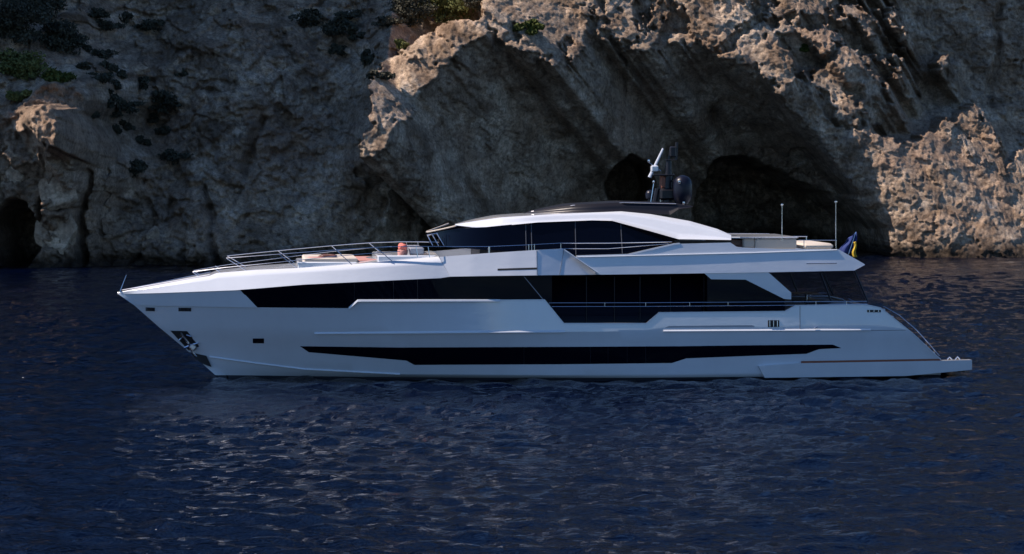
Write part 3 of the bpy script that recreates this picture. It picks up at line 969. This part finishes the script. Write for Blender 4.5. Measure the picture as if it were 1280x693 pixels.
# black hard top
nb = nose(2.2, uz(655, 268, 0)[0], 3.5, 2.2)
def vT(u, z): return max(nb(u) - 0.25 * (z - 7.6), 0.02)
band('hardtop', [(652,267.6),(664.5,264.2),(716,256.4),(780,253),(845.5,254.6),(866,258)], [(660,268.4),(720,267.5),(780,265.5),(838,268.5),(848,262),(866,259)], BLACK, vT, thick=.08, rows=2, step=6, smooth=25, cap_top=0.05, cap_bot=0.0)
rod('hardtop_trim', [(664,264.6),(716,256.8),(780,253.4),(845,254.8)], off(vT, .02), 0.014, STEEL)

# ---- mast on the hard top
M = MB(); c = P3(833, 253, 0.0)
def mp(px, py, y=0.0):
    x, _, z = P3(px, py, 0.0); return (x, y, z)
M.tube([mp(834,256), mp(835,225), mp(836,200)], .24, 10, .13); M.tube([mp(822,256), mp(828,222)], .07, 8); M.tube([mp(846,256), mp(838,215)], .07, 8)
M.box(mp(829,219), (1.0, .5, .07), bev=.02); M.box(mp(838,200), (.5, .35, .05), bev=.02)
M.tube([mp(836,205), mp(838,184)], .06, 8, .04); M.tube([mp(845,200), mp(846,178)], .07, 8)
M.box(mp(834,243), (.75, .6, .55), bev=.1); M.box(mp(843,232), (.5, .4, .5), bev=.1); M.box(mp(841,190), (.3, .25, .5), bev=.05); M.tube([mp(818,256), mp(822,236)], .12, 8)
mast = M.build('mast', BLACK, yacht, 40)
M = MB(); M.tube([mp(812,222), mp(829,186)], .085, 8, .05); M.box(mp(818,211), (.34, .3, .3), bev=.05); M.build('radar_scanner', WHITE, mast, 40)
M = MB(); M.tube([mp(826,250), mp(828,218)], .09, 8, .12); M.box(mp(829,228), (.3, .26, .6), bev=.08); M.build('exhaust_flue', RUST, mast, 40)
M = MB(); cx, _, cz = mp(851, 243)
M.lathe([(.20, -.48), (.40, -.22), (.44, .1), (.44, .45), (.40, .64), (.28, .80), (.10, .87), (.01, .88)], (cx, -.5, cz), 24); M.build('satellite_dome', DOME, mast, 50)
M.v, M.f = [], []
M.lathe([(.12, 0), (.12, .16), (.22, .2), (.24, .42), (.17, .56), (.02, .6)], (mp(816,254)[0], .7, mp(816,254)[2]), 16); M.build('satellite_dome', WHITE if 0 else DOME, mast, 50)
for (px, py, y) in ((814.5,228,-.6),(811,202,0),(845,228,-.9),(850,254,-1.0)):
    M = MB(); x, _, z = mp(px, py); M.lathe([(.03, -.06), (.06, 0), (.05, .07), (.01, .09)], (x, y, z), 10)
    b2 = mp(px - 4, 255)
    if y < -.5 and px < 820: M.tube([(x, y, z - .05), (b2[0], y, b2[2])], .02, 6)
    elif px < 812: M.tube([(x, y, z - .05), mp(826, 214)], .02, 6)
    else: M.tube([(x, y, z - .05), (mp(838,225)[0], 0, mp(838,225)[2])] if py < 240 else [(x, y, z - .05), (x, y, z - .2)], .02, 6)
    M.build('mast_light', STEEL, mast, 40)
for px in (825.5, 829.5):
    M = MB(); M.tube([mp(px,257), mp(px,249)], .035, 8); M.build('air_horn', STEEL, mast)

# ---- whip antennas
for (px, y0, y1) in ((977.5,296,257),(1044.7,302,253.5)):
    M = MB(); a = P3(px, y0 + 6, 2.9); b = P3(px, y1, 2.9); M.tube([a, b], .022, 6, .014); M.lathe([(.03, 0), (.07, .02), (.07, .06), (.02, .08)], b, 10)
    M.build('whip_antenna', STEEL, yacht)
# ---- rails
FR = [(283,323),(366,316.8),(420,312.8),(470,309.5),(510,308.3),(570,308.6),(611,308.6),(660,306.5),(701,304.2),(760,304),(840,302.6)]
FL = [(241,340),(282,334.6),(349,328),(420,320.5),(470,316.5),(500,314.5)]
def vF(u, z): return max(vA(u, 5.0) - .15, 0.05) if u < uB[0] else (vB(u, 5.6) - .12 if u < uB[4] else 3.3)
rod('top_rail', resample(FR, 14), vF, 0.020, STEEL)
rod('lower_rail', resample(FL, 14), vF, 0.016, STEEL)
rod('lower_rail', [(700,311),(760,311),(836,305)], vF, 0.016, STEEL)
for (a, b, c, d) in ((241,340,250,347),(268,335.5,276,341),(283,323,313,341.5),(349,318.2,372,336),(420,313,440,331),(470,309.6,490,326.5),(701,304.4,701,311.5)):
    rod('stanchion', [(a, b), (c, d)], vF, 0.020, STEEL)
rod('stanchion', [(611.5,308.5),(611.5,317)], vF, 0.05, STEEL)
for px in (661, 664.5, 668):
    rod('stanchion', [(px, 305.5), (px, 313.5)], vF, 0.022, STEEL)
for px in (520, 535):
    rod('stanchion', [(px, 308.2), (px + 2, 322)], vF, 0.018, STEEL)
# ---- foredeck sun pads (built-in white plinths)
def boxpx(name, x0, x1, ytop, h, v0, w, m, bev=.05, parent=yacht):
    a = P3(x0, ytop, v0); b = P3(x1, ytop, v0)
    return MB().box(((a[0] + b[0]) / 2, -(v0 - w / 2), (a[2] + b[2]) / 2 - h / 2), (b[0] - a[0], w, h), bev=bev, ry=-math.atan2(b[2] - a[2], b[0] - a[0])).build(name, m, parent, 35)
pad = boxpx('sunpad_base', 372, 447, 327.5, .55, 2.6, 4.6, WHITE)
def boxy(name, x0, x1, yb, yt, v0, w, m, parent=yacht, bev=.05):
    a = P3(x0, yb, v0); b = P3(x1, yt, v0)
    return MB().box(((a[0] + b[0]) / 2, -(v0 - w / 2), (a[2] + b[2]) / 2), (b[0] - a[0], w, b[2] - a[2]), bev=bev).build(name, m, parent, 35)
boxy('sunpad', 380, 447, 328.6, 322.6, 2.5, 4.4, CREAM)
boxpx('bow_seat', 472, 546, 319.5, .5, 2.9, 5.2, WHITE)
def vfd(u, z): return 2.0
boxy('seat_back', 447, 472, 331, 324.5, 2.2, 4.0, PINK)
boxy('foredeck_locker', 512, 530, 318.5, 309.5, 2.0, 3.4, GREY)

# ---- flybridge furniture built into the deck
boxy('bar_cabinet', 912, 929, 308.5, 299.2, 2.3, 3.8, TABLE)
boxy('bar_front', 929, 944, 310, 297.6, 2.6, 4.4, CREAM)
bb = boxy('bar_counter', 944, 996, 311.5, 298.6, 2.7, 4.8, CREAM)
boxy('counter_top', 914, 997, 298.4, 296.2, 2.75, 4.9, WHITE, bev=.02)
boxy('aft_lounge', 1005, 1042, 312, 304.6, 2.6, 4.6, CREAM, bev=.09)
rod('aft_fly_rail', [(998,300.4),(1046,300.6)], 3.0, 0.02, STEEL)
rod('aft_fly_rail', [(1005,300.8),(1005,310)], 3.0, 0.02, STEEL)
rod('aft_fly_rail', [(1045,300.8),(1045,311)], 3.0, 0.02, STEEL)
rod('aft_fly_rail', [(925,296.8),(998,297.2)], 3.15, 0.014, STEEL)

# ---- lounge cushions lying loose on the foredeck
def lump(c, r, seed, nz=.18):
    M = MB(); vs = []; fs = []; n, k = 16, 10
    rnd = random.Random(seed); ph = [rnd.random() * 6 for _ in range(6)]
    for i in range(k + 1):
        th = math.pi * i / k
        for j in range(n):
            f = 2 * math.pi * j / n
            d = 1 + nz * (math.sin(3 * f + ph[0]) * math.sin(2 * th + ph[1]) + .5 * math.sin(5 * f + ph[2] + 3 * th))
            ex = lambda t: math.copysign(abs(t) ** .65, t)
            vs.append((c[0] + r[0] * d * ex(math.sin(th) * math.cos(f)), c[1] + r[1] * d * ex(math.sin(th) * math.sin(f)), c[2] + r[2] * d * ex(math.cos(th))))
    for i in range(k):
        for j in range(n):
            fs.append((i * n + j, i * n + (j + 1) % n, (i + 1) * n + (j + 1) % n, (i + 1) * n + j))
    return M.add(vs, fs)
def loose(name, px, py, v0, r, m, label, cat, seed, grp=None, ry=0.0):
    x, y, z = P3(px, py, v0)
    w = (OX + x * cp - y * sp, OY + x * sp + y * cp, z)
    o = lump((0, 0, 0), r, seed).build(name, m, None, 60); o.location = w; o.rotation_euler = (0, ry, PSI)
    tag(o, label, cat, grp); return o
loose('cushion', 503, 316.6, 1.8, (.21,.28,.20), PINK, 'dusty pink cushion at the bottom of the pile by the wheelhouse windscreen', 'cushion', 1, 'cushions on the foredeck')
loose('cushion', 503.5, 309.5, 1.8, (.20,.24,.17), CORAL, 'bright coral cushion on top of the pile by the wheelhouse windscreen', 'cushion', 2, 'cushions on the foredeck', .4)
loose('towel', 397, 324.3, 1.9, (.42,.35,.11), PINK, 'rumpled dusty pink towel on the forward end of the sun pad', 'towel', 3)
loose('towel', 410, 321.6, 1.7, (.42,.35,.12), TABLE, 'rumpled brown towel on the aft end of the sun pad', 'towel', 4)

# ---- stern ensign
fl = P3(1068, 323, 0.0)
ens = empty('stern_flag', (OX + fl[0] * cp, OY + fl[0] * sp, fl[2]), PSI)
tag(ens, 'drooping dark blue flag with a yellow edge on a slanted staff at the stern', 'flag')
M = MB(); tp = P3(1070, 290, 0.0); rel = lambda p: (p[0] - fl[0], p[1] - fl[1], p[2] - fl[2])
b0 = rel(P3(1058, 326, 0.0)); t0 = rel(tp); M.tube([b0, t0], .025, 8, .018); M.build('flag_staff', STEEL, ens)
def cloth(name, A, Bp, C, D, m, amp=.10):
    M = MB(); n = 12; vs = []; fs = []
    for i in range(n + 1):
        for j in range(n + 1):
            f, g = i / n, j / n
            p = [(A[k] * (1 - f) + Bp[k] * f) * (1 - g) + (D[k] * (1 - f) + C[k] * f) * g for k in range(3)]
            p[1] += amp * math.sin(f * 9 + g * 2) ; p[0] += .04 * math.sin(g * 7)
            vs.append(p)
    for i in range(n):
        for j in range(n):
            a = i * (n + 1) + j; fs.append((a, a + 1, a + n + 2, a + n + 1))
    o = M.add(vs, fs).build(name, m, ens, 60)
    s = o.modifiers.new('s', 'SOLIDIFY'); s.thickness = .008
    return o
pp = lambda a, b, v=0.0: rel(P3(a, b, v))
cloth('flag_cloth', pp(1059,299), pp(1071,290), pp(1069,318), pp(1048,316), BLUE)
cloth('flag_band', pp(1066.5,303,.2), pp(1069.8,302,.2), pp(1070.8,322,.2), pp(1066,322,.2), YELLOW, .04)

# ================================================================== ROCKS AND PLANTS ON THE CLIFF
def rock_mesh(name, seed, squash=(1, 1, 1), tall=1.0):
    rs = random.Random(seed); import bmesh
    bm = bmesh.new(); bmesh.ops.create_icosphere(bm, subdivisions=4, radius=1)
    planes = [(Vector((rs.gauss(0, 1), rs.gauss(0, 1), rs.gauss(0, 1))).normalized(), rs.uniform(.55, .85)) for _ in range(12)]
    co = np.array([v.co for v in bm.verts])
    a = fbm(co[:, 0] * 2.2 + seed, co[:, 2] * 2.2 + co[:, 1] * 1.7, seed, 4)
    for i, v in enumerate(bm.verts):
        p = v.co.copy()
        for n, d in planes:
            e = p.dot(n) - d
            if e > 0: p -= n * e * .92
        p *= 1 + .12 * a[i]
        v.co = Vector((p.x * squash[0], p.y * squash[1], p.z * squash[2] * tall))
    me = bpy.data.meshes.new(name); bm.to_mesh(me); bm.free(); me.materials.append(ROCK)
    for f in me.polygons: f.use_smooth = False
    return me
def put_rock(px, py, r, seed, label, sq=(1, .8, .8), grp=None, rz=0.0, sink=.12, me=None):
    x, y, z = cliff_at(px, py)
    o = link(bpy.data.objects.new('boulder', me or rock_mesh('boulder', seed, sq)))
    o.location = (x, y + r * sink, z); o.scale = (r, r, r); o.rotation_euler = (0, 0, rz)
    tag(o, label, 'boulder', grp); return o
put_rock(74, 236, 2.0, 1, 'big pale upright block left of the dark cleft, upper of two', (.95, .6, 1.15))
put_rock(20, 225, 1.7, 2, 'tall pale block at the left edge above the dark cave mouth', (1.0, .6, 1.3))
put_rock(72, 292, 2.2, 3, 'big smooth pale block at the waterline right of the left cave', (1.0, .6, 1.0))
put_rock(190, 296, 1.0, 4, 'pale triangular boulder low on the shaded slope near the water', (.8, .7, 1.2))
put_rock(70, 10, .9, 5, 'rounded pale boulder among the trees at the top left', (1, .8, .8))
put_rock(268, 14, 1.1, 6, 'rounded grey boulder at the top of the shaded slope', (1, .8, .8))
put_rock(172, 88, 1.1, 7, 'flat pale slab beside the dark scrub on the upper left slope', (1.5, .8, .5))
rm = [rock_mesh('boulder', 20 + k, (1, .8, .75)) for k in range(4)]
rs = random.Random(5)
for k in range(34):
    px, py = rs.uniform(150, 450), rs.uniform(20, 320)
    put_rock(px, py, rs.uniform(.28, .7), 0, 'small grey boulder lodged on the shaded slope left of the sunlit ridge', grp='small boulders on the shaded slope', rz=rs.uniform(0, 6), me=rm[k % 4])

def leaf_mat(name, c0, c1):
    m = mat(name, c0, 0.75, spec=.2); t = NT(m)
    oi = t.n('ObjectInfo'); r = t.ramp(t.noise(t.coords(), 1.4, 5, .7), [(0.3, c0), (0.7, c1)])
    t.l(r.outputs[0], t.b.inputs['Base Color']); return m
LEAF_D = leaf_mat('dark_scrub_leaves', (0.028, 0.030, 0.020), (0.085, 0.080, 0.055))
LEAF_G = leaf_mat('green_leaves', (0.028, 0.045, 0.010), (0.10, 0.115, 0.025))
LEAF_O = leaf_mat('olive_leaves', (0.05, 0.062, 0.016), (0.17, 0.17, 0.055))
BARK = mat('bark', (0.06, 0.045, 0.035), 0.9)
def bush(name, px, py, rx, rz, m, label, cat='shrub', grp=None, seed=1, n=None, tall=0.0, fwd=.4):
    x, y, z = cliff_at(px, py)
    root = empty(name, (x, y - rx * fwd, z - tall)); tag(root, label, cat, grp)
    rs = np.random.RandomState(seed); n = n or int(900 * max(.5, rx * rz) ** .8)
    nc = max(6, int(9 * rx)); cc = rs.normal(size=(nc, 3)); cc /= np.linalg.norm(cc, axis=1)[:, None]; cc *= (rs.rand(nc, 1) ** .4) * .85
    k = rs.randint(0, nc, n); d = rs.normal(size=(n, 3)); d /= np.linalg.norm(d, axis=1)[:, None]
    P = cc[k] + d * (0.22 + .2 * rs.rand(n, 1)) * (rs.rand(n, 1) ** .3)
    P = P * np.array([rx, rx * .8, rz]) + np.array([0, 0, tall + rz * .3])
    s = .10 + .13 * rs.rand(n, 1)
    a = rs.normal(size=(n, 3)); a /= np.linalg.norm(a, axis=1)[:, None]; b = np.cross(a, rs.normal(size=(n, 3))); b /= np.linalg.norm(b, axis=1)[:, None]
    V = np.stack([P - a * s, P + b * s * .55, P + a * s, P - b * s * .55], 1).reshape(-1, 3)
    me = bpy.data.meshes.new('foliage'); me.from_pydata(V.tolist(), [], np.arange(4 * n).reshape(-1, 4).tolist()); me.materials.append(m)
    link(bpy.data.objects.new('foliage' if cat == 'shrub' else 'crown', me), root)
    M = MB()
    for q in range(4):
        e = cc[q] * np.array([rx, rx * .8, rz]) * .7 + np.array([0, 0, tall + rz * .3])
        M.tube([(0, 0.3, -.3), tuple(e * .5 + np.array([0, 0, tall * .2])), tuple(e)], .05 + .03 * rx, 5, .02)
    M.build('stem' if cat == 'shrub' else 'trunk', BARK, root)
    return root
bush('pine_tree', 30, 92, 3.4, 1.7, LEAF_O, 'sunlit green pine spreading over the pale ledge at the left edge', 'tree', seed=2, tall=1.2, n=4200)
bush('pine_tree', 75, 100, 1.8, 1.0, LEAF_G, 'small sunlit pine at the right end of the pale ledge', 'tree', seed=3, tall=.8, n=2200)
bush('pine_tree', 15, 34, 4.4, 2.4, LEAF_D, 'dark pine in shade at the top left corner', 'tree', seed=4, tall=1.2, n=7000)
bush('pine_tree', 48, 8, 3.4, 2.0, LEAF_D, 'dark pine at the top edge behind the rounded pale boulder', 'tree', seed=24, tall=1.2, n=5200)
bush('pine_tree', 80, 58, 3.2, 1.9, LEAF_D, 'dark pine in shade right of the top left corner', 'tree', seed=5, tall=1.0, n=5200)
bush('pine_tree', 556, 16, 4.0, 2.0, LEAF_O, 'olive green tree on top of the sunlit ridge', 'tree', seed=6, tall=1.0, n=6500, fwd=1.2)
bush('pine_tree', 512, 20, 2.8, 1.7, LEAF_D, 'dark tree left of the olive green tree on the ridge top', 'tree', seed=7, tall=.8, n=4200, fwd=.8)
bush('pine_tree', 600, 8, 1.8, 1.1, LEAF_D, 'dark tree behind the top of the sunlit ridge', 'tree', seed=8, tall=.8, n=2200)
bush('shrub', 664, 38, 1.7, .8, LEAF_G, 'green shrub growing on the bright rock face right of the ridge', seed=9, n=1800)
bush('shrub', 503, 60, 1.0, .7, LEAF_O, 'olive shrub on the left flank of the sunlit ridge', seed=10, n=900)
bush('shrub', 30, 122, 1.6, .6, LEAF_O, 'dry brown scrub on the sunlit ledge at the left edge', seed=12, n=1300)
bush('shrub', 1004, 62, .8, .5, LEAF_G, 'small shrub on the right wall above the big arch', seed=13, n=500)
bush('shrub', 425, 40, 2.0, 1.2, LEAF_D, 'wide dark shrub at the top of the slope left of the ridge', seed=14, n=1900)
rs = random.Random(11); k = 0
spots = [(130,70),(145,110),(120,140),(165,130),(205,120),(235,100),(150,170),(170,210),(205,165),(380,20),(450,50),(130,35),(105,60),(480,30),(440,20),(225,200),
         (110,90),(125,105),(140,85),(155,95),(135,125),(150,140),(160,155),(175,180),(180,105),(215,135),(195,145),(420,30),(460,70),(470,95),(430,60),(190,30),(160,20),(120,15)]
for px, py in spots:
    k += 1
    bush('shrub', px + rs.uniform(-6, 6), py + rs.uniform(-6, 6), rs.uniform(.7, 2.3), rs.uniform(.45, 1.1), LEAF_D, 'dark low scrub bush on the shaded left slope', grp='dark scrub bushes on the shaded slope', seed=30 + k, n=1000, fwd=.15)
